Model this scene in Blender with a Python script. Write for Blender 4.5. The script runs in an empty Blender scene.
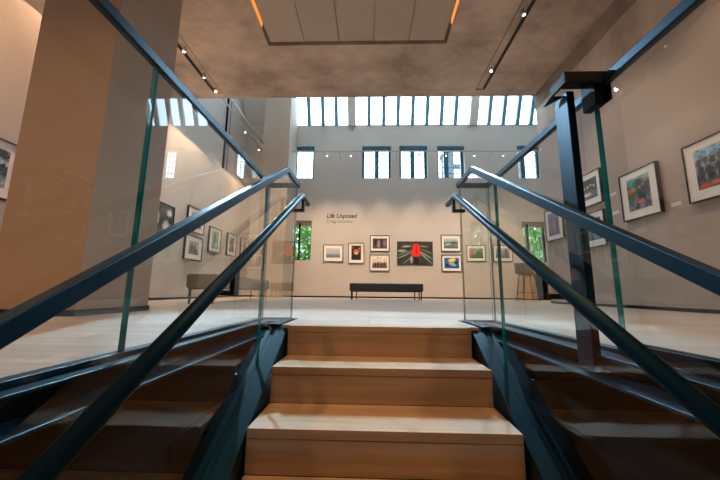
import bpy, bmesh, math, random
from mathutils import Vector, Matrix, noise
PI = math.pi
random.seed(7)
scn = bpy.context.scene
COL = scn.collection

# ------------------------------------------------------------------ camera
cam_d = bpy.data.cameras.new('camera')
cam_d.sensor_width = 36.0
cam_d.lens = 318.674 / 720 * 36
cam_d.clip_start = 0.02
cam_d.clip_end = 300
cam = bpy.data.objects.new('camera', cam_d)
COL.objects.link(cam)
CF = Vector((-0.02915, 0.98679, 0.15934)).normalized()
CR = Vector((0.99956, 0.02784, 0.01048)).normalized()
CU = CR.cross(CF).normalized()
M4 = Matrix((CR, CU, -CF)).transposed().to_4x4()
M4.translation = Vector((0, 0, 0.20))
cam.matrix_world = M4
scn.camera = cam

# ------------------------------------------------------------------ sky, daylight, exposure
SKY = 5.0
world = bpy.data.worlds.new('sky')
scn.world = world
world.use_nodes = True
wn = world.node_tree.nodes
bgn = wn['Background']
bgn.inputs[0].default_value = (0.66, 0.87, 1.06, 1)
bgn.inputs[1].default_value = SKY

def light(name, kind, loc, energy, color, direction=(0, 0, -1), **kw):
    d = bpy.data.lights.new(name, kind)
    d.energy = energy
    d.color = color
    for k, v in kw.items():
        setattr(d, k, v)
    o = bpy.data.objects.new(name, d)
    o.location = loc
    o.rotation_mode = 'QUATERNION'
    o.rotation_quaternion = Vector(direction).to_track_quat('-Z', 'Y')
    COL.objects.link(o)
    return o

def portal(name, loc, direction, sx, sy):
    o = light(name, 'AREA', loc, 1, (1, 1, 1), direction, shape='RECTANGLE', size=sx, size_y=sy)
    o.data.cycles.is_portal = True
    return o

SK = math.radians(66)                                  # slope of the skylight glazing
SKD = Vector((0, -math.cos(SK), math.sin(SK)))          # up the slope
SKN = Vector((0, -math.sin(SK), -math.cos(SK)))         # into the room
p = Vector((1.5, 10.27, 5.89)) + SKD * 2.0 - SKN * 0.15
portal('skylight_portal', p, SKN, 9.8, 4.2)
portal('window_portal', (1.3, 10.72, 4.5), (0, -1, 0), 9.0, 1.3)

scn.view_settings.view_transform = 'Standard'
scn.view_settings.look = 'None'
scn.view_settings.gamma = 1.0
scn.view_settings.use_curve_mapping = False
scn.view_settings.exposure = 1.3
cy = scn.cycles
cy.max_bounces = 10
cy.diffuse_bounces = 6
cy.glossy_bounces = 4
cy.transmission_bounces = 6
cy.transparent_max_bounces = 40
cy.caustics_reflective = False
cy.caustics_refractive = False
cy.use_denoising = True
cy.sample_clamp_indirect = 8.0

# ------------------------------------------------------------------ materials
def lin(c):
    return tuple(((v / 255) / 12.92 if v / 255 <= 0.04045 else ((v / 255 + 0.055) / 1.055) ** 2.4) for v in c)

def mat(name, color, rough=0.6, metal=0.0, spec=0.5, noise_amt=0.0, nscale=4.0, stretch=(1, 1, 1), color2=None, bump=0.0, detail=6):
    m = bpy.data.materials.new(name)
    m.use_nodes = True
    nt = m.node_tree
    b = nt.nodes['Principled BSDF']
    b.inputs['Base Color'].default_value = (*color, 1)
    b.inputs['Roughness'].default_value = rough
    b.inputs['Metallic'].default_value = metal
    b.inputs['Specular IOR Level'].default_value = spec
    if noise_amt > 0 or color2 or bump:
        tc = nt.nodes.new('ShaderNodeTexCoord')
        mp = nt.nodes.new('ShaderNodeMapping')
        mp.inputs['Scale'].default_value = stretch
        nz = nt.nodes.new('ShaderNodeTexNoise')
        nz.inputs['Scale'].default_value = nscale
        nz.inputs['Detail'].default_value = detail
        nz.inputs['Roughness'].default_value = 0.62
        nt.links.new(tc.outputs['Object'], mp.inputs[0])
        nt.links.new(mp.outputs[0], nz.inputs['Vector'])
        r = nt.nodes.new('ShaderNodeValToRGB')
        c2 = color2 or tuple(max(0, v * (1 - noise_amt)) for v in color)
        r.color_ramp.elements[0].position = 0.36
        r.color_ramp.elements[0].color = (*c2, 1)
        r.color_ramp.elements[1].position = 0.64
        r.color_ramp.elements[1].color = (*color, 1)
        nt.links.new(nz.outputs['Fac'], r.inputs[0])
        nt.links.new(r.outputs[0], b.inputs['Base Color'])
        if bump:
            bp = nt.nodes.new('ShaderNodeBump')
            bp.inputs['Strength'].default_value = bump
            bp.inputs['Distance'].default_value = 0.01
            nt.links.new(nz.outputs['Fac'], bp.inputs['Height'])
            nt.links.new(bp.outputs[0], b.inputs['Normal'])
    return m

def emit_mat(name, color, strength):
    m = bpy.data.materials.new(name)
    m.use_nodes = True
    b = m.node_tree.nodes['Principled BSDF']
    b.inputs['Base Color'].default_value = (*color, 1)
    b.inputs['Emission Color'].default_value = (*color, 1)
    b.inputs['Emission Strength'].default_value = strength
    return m

def glass_mat(name, tint, refl=1.9, ior=1.5):
    """A clear pane: straight-through tint plus mirror reflection off its front face."""
    m = bpy.data.materials.new(name)
    m.use_nodes = True
    nt = m.node_tree
    nt.nodes.remove(nt.nodes['Principled BSDF'])
    out = nt.nodes['Material Output']
    tr = nt.nodes.new('ShaderNodeBsdfTransparent')
    tr.inputs[0].default_value = (*tint, 1)
    gl = nt.nodes.new('ShaderNodeBsdfGlossy')
    gl.inputs['Roughness'].default_value = 0.0
    gl.inputs['Color'].default_value = (0.96, 1, 1, 1)
    fr = nt.nodes.new('ShaderNodeFresnel')
    fr.inputs['IOR'].default_value = ior
    ge = nt.nodes.new('ShaderNodeNewGeometry')
    inv = nt.nodes.new('ShaderNodeMath'); inv.operation = 'SUBTRACT'; inv.inputs[0].default_value = 1.0
    nt.links.new(ge.outputs['Backfacing'], inv.inputs[1])
    mu = nt.nodes.new('ShaderNodeMath'); mu.operation = 'MULTIPLY'
    nt.links.new(fr.outputs[0], mu.inputs[0]); nt.links.new(inv.outputs[0], mu.inputs[1])
    m2 = nt.nodes.new('ShaderNodeMath'); m2.operation = 'MULTIPLY'; m2.use_clamp = True
    m2.inputs[1].default_value = refl
    nt.links.new(mu.outputs[0], m2.inputs[0])
    mx = nt.nodes.new('ShaderNodeMixShader')
    nt.links.new(m2.outputs[0], mx.inputs[0])
    nt.links.new(tr.outputs[0], mx.inputs[1]); nt.links.new(gl.outputs[0], mx.inputs[2])
    nt.links.new(mx.outputs[0], out.inputs[0])
    return m

def wood_mat(name, ca, cb, rough, plank=None, spec=0.4):
    """Oak: grain stretched along X, plus separate planks (plank = (length, width)) when it is a floor."""
    m = bpy.data.materials.new(name)
    m.use_nodes = True
    nt = m.node_tree
    b = nt.nodes['Principled BSDF']
    b.inputs['Roughness'].default_value = rough
    b.inputs['Specular IOR Level'].default_value = spec
    tc = nt.nodes.new('ShaderNodeTexCoord')
    mp = nt.nodes.new('ShaderNodeMapping')
    mp.inputs['Scale'].default_value = (0.9, 14, 14)
    nt.links.new(tc.outputs['Object'], mp.inputs[0])
    n1 = nt.nodes.new('ShaderNodeTexNoise')
    n1.inputs['Scale'].default_value = 1.6; n1.inputs['Detail'].default_value = 8; n1.inputs['Distortion'].default_value = 0.6
    nt.links.new(mp.outputs[0], n1.inputs['Vector'])
    r = nt.nodes.new('ShaderNodeValToRGB')
    r.color_ramp.elements[0].position = 0.3; r.color_ramp.elements[0].color = (*ca, 1)
    r.color_ramp.elements[1].position = 0.7; r.color_ramp.elements[1].color = (*cb, 1)
    nt.links.new(n1.outputs['Fac'], r.inputs[0])
    last = r.outputs[0]
    if plank:
        br = nt.nodes.new('ShaderNodeTexBrick')
        br.offset = 0.37
        br.inputs['Color1'].default_value = (1, 1, 1, 1)
        br.inputs['Color2'].default_value = (0.80, 0.79, 0.78, 1)
        br.inputs['Mortar'].default_value = (0.45, 0.4, 0.36, 1)
        br.inputs['Scale'].default_value = 1
        br.inputs['Mortar Size'].default_value = 0.0022
        br.inputs['Brick Width'].default_value = plank[0]
        br.inputs['Row Height'].default_value = plank[1]
        nt.links.new(tc.outputs['Object'], br.inputs['Vector'])
        mx = nt.nodes.new('ShaderNodeMix'); mx.data_type = 'RGBA'; mx.blend_type = 'MULTIPLY'
        mx.inputs[0].default_value = 1
        nt.links.new(last, mx.inputs[6]); nt.links.new(br.outputs[0], mx.inputs[7])
        last = mx.outputs[2]
    nt.links.new(last, b.inputs['Base Color'])
    rr = nt.nodes.new('ShaderNodeMapRange')
    rr.inputs['To Min'].default_value = rough - 0.06; rr.inputs['To Max'].default_value = rough + 0.08
    nt.links.new(n1.outputs['Fac'], rr.inputs[0]); nt.links.new(rr.outputs[0], b.inputs['Roughness'])
    return m

def attr_mat(name):
    m = bpy.data.materials.new(name)
    m.use_nodes = True
    nt = m.node_tree
    b = nt.nodes['Principled BSDF']
    b.inputs['Roughness'].default_value = 0.45
    a = nt.nodes.new('ShaderNodeVertexColor'); a.layer_name = 'print'
    nt.links.new(a.outputs[0], b.inputs['Base Color'])
    return m

MT = {}
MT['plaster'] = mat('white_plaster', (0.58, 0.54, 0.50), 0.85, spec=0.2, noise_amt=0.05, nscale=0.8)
MT['plaster_right'] = mat('right_wall_plaster', (0.47, 0.405, 0.365), 0.85, spec=0.2, noise_amt=0.05, nscale=0.8)  # darker, slightly rosier plaster tone for the right wall alone
MT['plaster_tan'] = mat('tan_plaster', (0.47, 0.39, 0.32), 0.8, spec=0.25, noise_amt=0.08, nscale=1.2)
MT['concrete'] = mat('board_cast_concrete', (0.68, 0.565, 0.475), 0.75, spec=0.3, nscale=1.0, stretch=(1, 1.25, 1),
                     color2=(0.37, 0.305, 0.255), bump=0.35, detail=13)
MT['concrete_band'] = mat('darker_tone_concrete', (0.36, 0.29, 0.235), 0.8, spec=0.2, nscale=2.0, color2=(0.22, 0.175, 0.14), bump=0.3, detail=10)
MT['panel'] = mat('ceiling_panel_paint', (0.50, 0.44, 0.375), 0.7)
MT['black'] = mat('matt_black', (0.01, 0.01, 0.011), 0.55)
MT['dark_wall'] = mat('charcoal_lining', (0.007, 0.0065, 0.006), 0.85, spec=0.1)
MT['steel'] = mat('blue_black_steel', (0.0024, 0.018, 0.032), 0.40, metal=0.0, spec=0.30, noise_amt=0.2, nscale=9)
MT['steel'].node_tree.nodes['Principled BSDF'].inputs['Specular Tint'].default_value = (0.16, 0.50, 0.85, 1)
MT['steel_dark'] = mat('black_painted_steel', (0.005, 0.009, 0.013), 0.5, spec=0.12)
MT['teal_edge'] = mat('green_glass_edge', (0.004, 0.32, 0.37), 0.2, spec=0.25, noise_amt=0.6, nscale=3.0, stretch=(1, 1, 1))
MT['pale_edge'] = mat('polished_glass_edge', (0.13, 0.16, 0.155), 0.3)
MT['glass'] = glass_mat('clear_guard_glass', (0.955, 0.965, 0.96), 1.0, 1.52)
MT['window_glass'] = glass_mat('window_glass', (0.94, 0.96, 0.96), 1.5)
MT['tinted_glass'] = glass_mat('dimming_low_window_glass', (0.62, 0.66, 0.60), 1.3)  # tint added to dim the garden seen through the low windows
MT['frame_blue'] = mat('blue_window_paint', (0.010, 0.105, 0.18), 0.45)
MT['muntin'] = mat('grey_muntin_paint', (0.42, 0.43, 0.45), 0.5)
MT['bar'] = mat('skylight_bar_paint', (0.11, 0.24, 0.32), 0.5)
MT['oak_floor'] = wood_mat('pale_oak_boards', (0.45, 0.375, 0.31), (0.58, 0.49, 0.415), 0.36, (2.2, 0.19))
MT['oak_step'] = wood_mat('oak_steps', (0.36, 0.25, 0.155), (0.51, 0.37, 0.245), 0.45)
MT['frame_black'] = mat('black_picture_frame', (0.014, 0.013, 0.013), 0.4)
MT['frame_brown'] = mat('dark_brown_picture_frame', (0.035, 0.026, 0.020), 0.45)
MT['mat_board'] = mat('white_mat_board', (0.86, 0.84, 0.82), 0.8)
MT['print'] = attr_mat('photographic_print')
MT['uph_dark'] = mat('charcoal_upholstery', (0.07, 0.082, 0.095), 0.7, noise_amt=0.3, nscale=40)
MT['uph_grey'] = mat('grey_upholstery', (0.13, 0.125, 0.118), 0.85, noise_amt=0.2, nscale=60)
MT['stool_shell'] = mat('grey_green_stool_shell', (0.12, 0.11, 0.085), 0.6)
MT['oak_counter'] = wood_mat('warm_oak_counter', (0.45, 0.25, 0.11), (0.58, 0.36, 0.18), 0.5)
MT['label'] = mat('white_label_card', (0.72, 0.71, 0.72), 0.6)
MT['ink'] = mat('dark_lettering', (0.06, 0.052, 0.050), 0.7)
MT['ink_pale'] = mat('grey_lettering', (0.20, 0.17, 0.155), 0.7)
MT['track_grey'] = mat('pale_grey_track', (0.42, 0.42, 0.42), 0.5)
MT['lens'] = emit_mat('lit_lamp_lens', (1.0, 0.88, 0.74), 3.5)
MT['led'] = emit_mat('amber_led_strip', (1.0, 0.36, 0.07), 0.38)
MT['leaf'] = mat('leaf_green', (0.34, 0.56, 0.17), 0.5, nscale=3, color2=(0.10, 0.22, 0.05))
MT['bark'] = mat('bark', (0.04, 0.03, 0.022), 0.9)
MT['lawn'] = mat('lawn', (0.03, 0.06, 0.015), 0.9, noise_amt=0.4)
MT['stone'] = mat('blue_grey_stone', (0.02, 0.03, 0.036), 0.8, noise_amt=0.3, nscale=1)

# ------------------------------------------------------------------ mesh helpers
class MB:
    def __init__(self):
        self.b = bmesh.new()
    def face(self, pts, mi=0):
        vs = [self.b.verts.new(p) for p in pts]
        f = self.b.faces.new(vs); f.material_index = mi
        return f
    def box(self, x0, x1, y0, y1, z0, z1, mi=0):
        v = [self.b.verts.new((x, y, z)) for x in (x0, x1) for y in (y0, y1) for z in (z0, z1)]
        for q in ((0, 1, 3, 2), (4, 6, 7, 5), (0, 4, 5, 1), (2, 3, 7, 6), (0, 2, 6, 4), (1, 5, 7, 3)):
            f = self.b.faces.new([v[i] for i in q]); f.material_index = mi
        return self
    def prism(self, pts, axis, a0, a1, mi=0, cap_mi=None, edge_mi=None):
        """Extrude a 2D outline along X ('x': pts are (y,z)), Y ('y': pts are (x,z)) or Z ('z': (x,y))."""
        def P(p, a):
            return (a, p[0], p[1]) if axis == 'x' else ((p[0], a, p[1]) if axis == 'y' else (p[0], p[1], a))
        A = [self.b.verts.new(P(p, a0)) for p in pts]
        B = [self.b.verts.new(P(p, a1)) for p in pts]
        n = len(pts)
        f1 = self.b.faces.new(A); f2 = self.b.faces.new(list(reversed(B)))
        f1.material_index = f2.material_index = mi
        for i in range(n):
            f = self.b.faces.new((A[i], B[i], B[(i + 1) % n], A[(i + 1) % n]))
            f.material_index = mi if edge_mi is None else edge_mi
        return self
    def tube(self, pts, r, seg=12, mi=0, caps=True):
        pts = [Vector(p) for p in pts]
        rings = []
        up = Vector((0, 0, 1))
        for i, p in enumerate(pts):
            d = (pts[min(i + 1, len(pts) - 1)] - pts[max(i - 1, 0)]).normalized()
            ref = up if abs(d.z) < 0.95 else Vector((0, 1, 0))
            u = d.cross(ref).normalized(); w = u.cross(d).normalized()
            rr = r[i] if isinstance(r, (list, tuple)) else r
            rings.append([self.b.verts.new(p + (u * math.cos(2 * PI * k / seg) + w * math.sin(2 * PI * k / seg)) * rr) for k in range(seg)])
        for a, c in zip(rings, rings[1:]):
            for k in range(seg):
                f = self.b.faces.new((a[k], a[(k + 1) % seg], c[(k + 1) % seg], c[k])); f.smooth = True; f.material_index = mi
        if caps:
            self.b.faces.new(list(reversed(rings[0]))).material_index = mi
            self.b.faces.new(rings[-1]).material_index = mi
        return self
    def sweep(self, pts, w, h, mi=0):
        """Rectangular bar of width w and height h swept along a path lying in vertical or horizontal planes, mitred."""
        pts = [Vector(p) for p in pts]
        rings = []
        for i, p in enumerate(pts):
            d0 = (p - pts[i - 1]).normalized() if i else (pts[1] - p).normalized()
            d1 = (pts[i + 1] - p).normalized() if i < len(pts) - 1 else d0
            t = (d0 + d1).normalized()
            k = 1 / max(0.3, t.dot(d0))
            if abs(d0.cross(d1).z) > 0.3:            # a plan corner: mitre the width
                side = t.cross(Vector((0, 0, 1))).normalized() * k; upv = Vector((0, 0, 1))
            else:
                hd = Vector((d0.x, d0.y, 0)).normalized()
                side = hd.cross(Vector((0, 0, 1))).normalized(); upv = side.cross(t).normalized() * k
            rings.append([self.b.verts.new(p + side * (sx * w / 2) + upv * (sz * h / 2)) for sx, sz in ((-1, -1), (1, -1), (1, 1), (-1, 1))])
        for a, c in zip(rings, rings[1:]):
            for j in range(4):
                self.b.faces.new((a[j], a[(j + 1) % 4], c[(j + 1) % 4], c[j])).material_index = mi
        self.b.faces.new(list(reversed(rings[0]))); self.b.faces.new(rings[-1])
        return self
    def build(self, name, mats, parent=None, bevel=0.0, seg=2, loc=None):
        bmesh.ops.recalc_face_normals(self.b, faces=self.b.faces)
        me = bpy.data.meshes.new(name)
        self.b.to_mesh(me); self.b.free()
        for m in (mats if isinstance(mats, (list, tuple)) else [mats]):
            me.materials.append(MT[m] if isinstance(m, str) else m)
        o = bpy.data.objects.new(name, me)
        COL.objects.link(o)
        if bevel:
            md = o.modifiers.new('bevel', 'BEVEL'); md.width = bevel; md.segments = seg; md.limit_method = 'ANGLE'
        if loc is not None:
            o.location = loc
        if parent is not None:
            o.parent = parent
        return o

def thing(name, label, cat, loc=(0, 0, 0), rz=0.0, group=None):
    o = bpy.data.objects.new(name, None)
    o.empty_display_size = 0.1
    COL.objects.link(o)
    o.location = loc; o.rotation_euler = (0, 0, rz)
    o['label'] = label; o['category'] = cat
    if group: o['group'] = group
    return o

def tag(o, label, cat, group=None, kind=None):
    o['label'] = label; o['category'] = cat
    if group: o['group'] = group
    if kind: o['kind'] = kind
    return o

def struct(o, label=None, cat=None):
    o['kind'] = 'structure'
    if label: o['label'] = label
    if cat: o['category'] = cat
    return o

def dup(root, loc, rz=None, label=None):
    r = root.copy(); COL.objects.link(r); r.location = loc
    if rz is not None: r.rotation_euler = (0, 0, rz)
    if label: r['label'] = label
    for ch in list(root.children):
        c = ch.copy(); COL.objects.link(c); c.parent = r
        for g in list(ch.children):
            d = g.copy(); COL.objects.link(d); d.parent = c
    return r

def plate(mb, x0, x1, y0, y1, z0, z1, holes, axis='z'):
    """A slab with rectangular holes, made of boxes. axis 'z': holes are (x0,x1,y0,y1); axis 'y': holes (x0,x1,z0,z1) through y0..y1."""
    a0, a1, b0, b1 = (x0, x1, y0, y1) if axis == 'z' else (x0, x1, z0, z1)
    us = sorted({a0, a1, *[h for q in holes for h in q[:2] if a0 < h < a1]})
    vs = sorted({b0, b1, *[h for q in holes for h in q[2:] if b0 < h < b1]})
    for i in range(len(us) - 1):
        run = None
        for j in range(len(vs)):
            inside = True
            if j < len(vs) - 1:
                cu, cv = (us[i] + us[i + 1]) / 2, (vs[j] + vs[j + 1]) / 2
                inside = any(q[0] < cu < q[1] and q[2] < cv < q[3] for q in holes)
            if not inside and run is None: run = vs[j]
            if inside and run is not None:
                if axis == 'z': mb.box(us[i], us[i + 1], run, vs[j], z0, z1)
                else: mb.box(us[i], us[i + 1], y0, y1, run, vs[j])
                run = None
    return mb

# ------------------------------------------------------------------ key dimensions
XL, XR = -0.782, 0.911          # edges of the stair opening
GL, GR = -0.565, 0.689          # planes of the glass beside the steps
SL, SR = -0.467, 0.583          # ends of the steps
YT = 1.892                      # top nosing
YF = 2.395                      # far edge of the opening
GO, RI = 0.2883, 0.1624         # going and rise
ST = RI / GO
D = 10.27                       # far wall
XW = 3.80                       # right wall
LW = -3.97                      # left wall
HC = 4.72                       # concrete ceiling
YE = 6.88                       # its far edge
GH = 1.037                      # top of the guards

# ------------------------------------------------------------------ floor and stairwell
mb = MB()
plate(mb, -5.0, 8.0, -4.0, 10.75, -0.045, 0.0, [(XL, XR, -3.0, YF)])
mb.box(GL + 0.05, GR - 0.05, YT + 0.04, YF, -0.045, 0.0)
struct(mb.build('floor', 'oak_floor'))
mb = MB()
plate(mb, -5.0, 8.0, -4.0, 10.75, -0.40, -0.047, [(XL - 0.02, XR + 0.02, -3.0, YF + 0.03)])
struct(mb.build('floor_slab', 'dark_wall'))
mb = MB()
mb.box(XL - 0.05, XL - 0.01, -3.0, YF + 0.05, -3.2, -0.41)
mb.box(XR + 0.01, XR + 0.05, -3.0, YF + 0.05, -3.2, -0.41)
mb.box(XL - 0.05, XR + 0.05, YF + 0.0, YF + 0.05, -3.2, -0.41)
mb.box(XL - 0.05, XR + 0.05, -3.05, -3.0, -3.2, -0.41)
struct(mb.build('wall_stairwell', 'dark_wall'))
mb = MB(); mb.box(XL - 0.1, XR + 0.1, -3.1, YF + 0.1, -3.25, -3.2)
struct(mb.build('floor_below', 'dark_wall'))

# ------------------------------------------------------------------ ceiling
rec = (-1.905, 1.400, 0.9, 5.26)
slotL = (-3.64, -3.43, 0.9, 6.70)
slotR = (2.375, 2.585, 0.9, 6.64)
mb = MB()
plate(mb, -5.0, 4.2, -4.0, YE, HC, HC + 0.20, [rec, slotL, slotR])
mb.box(-5.0, 4.2, -4.0, YE, HC + 0.20, HC + 0.45)
for q in (slotL, slotR):
    mb.box(q[0], q[1], q[2], q[3], HC + 0.03, HC + 0.1999)
struct(mb.build('ceiling', 'concrete'))
x0 = -1.862; w = 0.642
cp = thing('ceiling_panel', 'x', 'ceiling')
cp['kind'] = 'structure'; cp['label'] = 'flat beige ceiling panels in an amber-lit recess'
cp.location = (0, 0, HC)
for i in range(5):
    for k in range(2):
        b = MB(); b.box(x0 + i * w + 0.006, x0 + (i + 1) * w - 0.006, 1.0 + k * 2.12, 1.0 + (k + 1) * 2.12 - 0.012 - (0.0 if k == 0 else 0.02), 0.035, 0.07)
        b.build('panel', 'panel', cp)
for nm, xa, xb in (('led_strip', -1.902, -1.888), ('led_strip', 1.383, 1.397)):
    b = MB(); b.box(xa, xb, 1.0, 4.85, 0.03, 0.13); b.build(nm, 'led', cp)

# ------------------------------------------------------------------ walls
wins = []                        # upper windows: (x0, x1, mullion x, label)
WZ0, WZ1 = 3.98, 5.12
UP = [(-2.86, -1.90), (-0.265, 0.72), (1.005, 1.955), (2.285, 3.205), (4.96, 5.75)]
LO = [(-2.77, -1.91), (4.96, 5.75)]
LZ0, LZ1 = 1.18, 2.50
mb = MB()
plate(mb, -5.0, 8.0, D, D + 0.42, -0.05, 5.89,
      [(a, b, WZ0, WZ1) for a, b in UP] + [(a, b, LZ0, LZ1) for a, b in LO], axis='y')
struct(mb.build('wall_far', 'plaster'))
# blank sloping roof each side of the skylight
SX0, SX1 = -3.36, 6.3
mb = MB()
for xa, xb in ((-5.0, SX0), (SX1, 8.0)):
    a = Vector((0, D, 5.89)); c = a + SKD * 4.0
    mb.prism([(a.y, a.z), (c.y, c.z), (c.y + 0.3, c.z), (a.y + 0.3, a.z)], 'x', xa, xb)
top = Vector((0, D, 5.89)) + SKD * 4.0
mb.box(-5.0, 8.0, YE - 0.3, top.y + 0.3, top.z, top.z + 0.2)
struct(mb.build('ceiling_roof', 'plaster'))
mb = MB(); mb.box(-5.0, 8.0, YE - 0.3, YE - 0.02, HC + 0.45, top.z); struct(mb.build('wall_clerestory', 'plaster'))
# left: lower wall with a ledge, taller wall set back above it
mb = MB(); mb.box(LW - 0.33, LW, -4.0, D, 0.0, 3.45); struct(mb.build('wall_left_lower', 'plaster'))
mb = MB(); mb.box(LW - 0.75, LW - 0.35, -4.0, D, 0.0, 9.6); struct(mb.build('wall_left', 'plaster'))
# right: gallery wall that stops short of the far wall, then an alcove
mb = MB(); mb.box(XW, XW + 0.35, -4.0, 6.86, 0.0, 3.68); struct(mb.build('wall_right', 'plaster_right'))
mb = MB(); mb.box(XW + 0.004, XW + 0.35, -4.0, 6.86, 3.681, HC - 0.36); struct(mb.build('wall_right_upper', 'concrete'))
mb = MB(); mb.box(XW - 0.004, XW + 0.35, -4.0, 6.87, HC - 0.36, HC); struct(mb.build('wall_right_band', 'concrete_band'))  # band along the wall top in a darker concrete tone
mb = MB(); mb.box(7.6, 8.0, 5.5, D, 0.0, 9.6); mb.box(XW + 0.35, 7.6, 5.5, 5.8, 0.0, HC + 0.4); mb.box(4.2, 8.0, 5.5, YE, HC, HC + 0.45)
struct(mb.build('wall_alcove', 'plaster'))
mb = MB(); mb.box(LW, XW, -4.0, -3.7, 0.0, HC); struct(mb.build('wall_back', 'plaster_tan'))
# column and pier
mb = MB(); mb.box(-2.80, -2.125, 2.30, 3.07, 0.0, HC); struct(mb.build('column', 'plaster_tan', bevel=0.004), 'tan plastered column beside the left glass guard')
mb = MB(); mb.box(-3.33, -2.51, 9.25, D, 0.0, 6.6); struct(mb.build('pillar', 'plaster_tan', bevel=0.004), 'pale pier standing against the far wall')
# skirtings
def skirt(name, *boxes):
    b = MB()
    for q in boxes: b.box(*q, 0.0, 0.045)
    struct(b.build(name, 'steel_dark'))
skirt('baseboard_far', (-2.51, 7.6, D - 0.014, D - 0.001), (LW, -3.33, D - 0.014, D - 0.001))
skirt('baseboard_left', (LW + 0.001, LW + 0.014, -3.7, D - 0.015))
skirt('baseboard_right', (XW - 0.014, XW - 0.001, -3.7, 6.86))
skirt('baseboard_column', (-2.815, -2.11, 2.286, 2.299), (-2.124, -2.111, 2.30, 3.07))

# ------------------------------------------------------------------ windows
def window(n, x0, x1, z0, z1, mull, upper, label):
    y = D + 0.24
    root = bpy.data.objects.new('window_%d' % n, None); COL.objects.link(root)
    root.location = (0, y, 0); struct(root, label)
    f = MB()
    jw = 0.085 if upper else 0.05
    f.box(x0, x0 + jw, -0.04, 0.05, z0, z1); f.box(x1 - jw, x1, -0.04, 0.05, z0, z1)
    f.box(x0 + jw, x1 - jw, -0.03, 0.05, z0, z0 + 0.03); f.box(x0 + jw, x1 - jw, -0.03, 0.05, z1 - 0.05, z1)
    f.build('window_frame', 'frame_blue' if upper else 'steel_dark', root)
    m = MB(); mw = 0.075 if upper else 0.028
    m.box(mull - mw, mull + mw, -0.06, 0.05, z0 + 0.03, z1 - 0.05); m.build('mullion', 'frame_blue' if upper else 'steel_dark', root)
    g = MB(); g.box(x0 + jw, mull - mw, 0.0, 0.006, z0 + 0.03, z1 - 0.05); g.box(mull + mw, x1 - jw, 0.0, 0.006, z0 + 0.03, z1 - 0.05)
    g.build('pane', 'window_glass' if upper else 'tinted_glass', root)
    if upper:
        t = MB()
        for a, b in ((x0 + jw, mull - mw), (mull + mw, x1 - jw)):
            for k in (1, 2):
                xx = a + (b - a) * k / 3; t.box(xx - 0.011, xx + 0.011, -0.012, -0.001, z0 + 0.03, z1 - 0.1)
            for k in range(1, 5):
                zz = z0 + 0.03 + k * 0.215; t.box(a, b, -0.0125, -0.0015, zz - 0.011, zz + 0.011)
        t.build('muntin', 'muntin', root)
        h = MB(); h.box(x0 + 0.002, x1 - 0.002, -0.2, -0.05, z1 - 0.085, z1 - 0.002); h.build('lintel_box', 'frame_blue', root)
        r = MB(); r.tube([(x0 + 0.02, -0.12, z1 - 0.125), (x1 - 0.02, -0.12, z1 - 0.125)], 0.035, 10); r.build('blind_roll', 'muntin', root)
    else:
        r = MB(); r.box(x0 + 0.01, x1 - 0.01, -0.05, -0.03, z1 - 0.17, z1 - 0.005); r.build('roller_blind', 'plaster', root)
    return root
lbl = ['upper window beside the pale pier', 'first upper window right of the blank bay', 'middle upper window of the three in a row',
       'third upper window in the row of three', 'upper window above the bar stools']
mid = [-2.60, 0.245, 1.47, 2.62, 5.21]
for i, (a, b) in enumerate(UP):
    window(i + 1, a, b, WZ0, WZ1, mid[i], True, lbl[i])
window(6, LO[0][0], LO[0][1], LZ0, LZ1, -2.34, False, 'low garden window beside the pale pier')
window(7, LO[1][0], LO[1][1], LZ0, LZ1, 5.20, False, 'low garden window behind the bar stools')
# skylight
sk = bpy.data.objects.new('window_8', None); COL.objects.link(sk); struct(sk, 'sloping skylight of narrow panes along the far wall')
sk.location = (0, D, 5.89)
def slope_bar(x, w, depth, name, m, off=0.0):
    b = MB()
    a = SKD * -0.02 + SKN * (depth / 2 + off); c = SKD * 4.05 + SKN * (depth / 2 + off)
    b.prism([(a.y, a.z), (c.y, c.z), (c.y - SKN.y * depth, c.z - SKN.z * depth), (a.y - SKN.y * depth, a.z - SKN.z * depth)], 'x', x - w / 2, x + w / 2)
    return b.build(name, m, sk)
for x in (-3.1, -2.58, -2.10, -1.62, -1.16, -0.03, 0.47, 0.96, 1.46, 1.95, 2.44, 2.92, 4.06, 4.54, 5.02, 5.47, 5.95):
    slope_bar(x, 0.12, 0.12, 'glazing_bar', 'bar')
for x in (-0.62, 3.50):
    slope_bar(x, 0.27, 0.30, 'rafter', 'plaster', 0.05)
b = MB(); a = SKN * -0.02; c = SKD * 4.0 + SKN * -0.02
b.prism([(a.y, a.z), (c.y, c.z), (c.y - SKN.y * 0.01, c.z - SKN.z * 0.01), (a.y - SKN.y * 0.01, a.z - SKN.z * 0.01)], 'x', SX0, SX1)
b.build('pane', 'window_glass', sk)
b = MB(); b.box(SX0, SX1, -0.01, 0.25, -0.02, 0.01); b.build('window_sill', 'plaster', sk)

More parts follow.
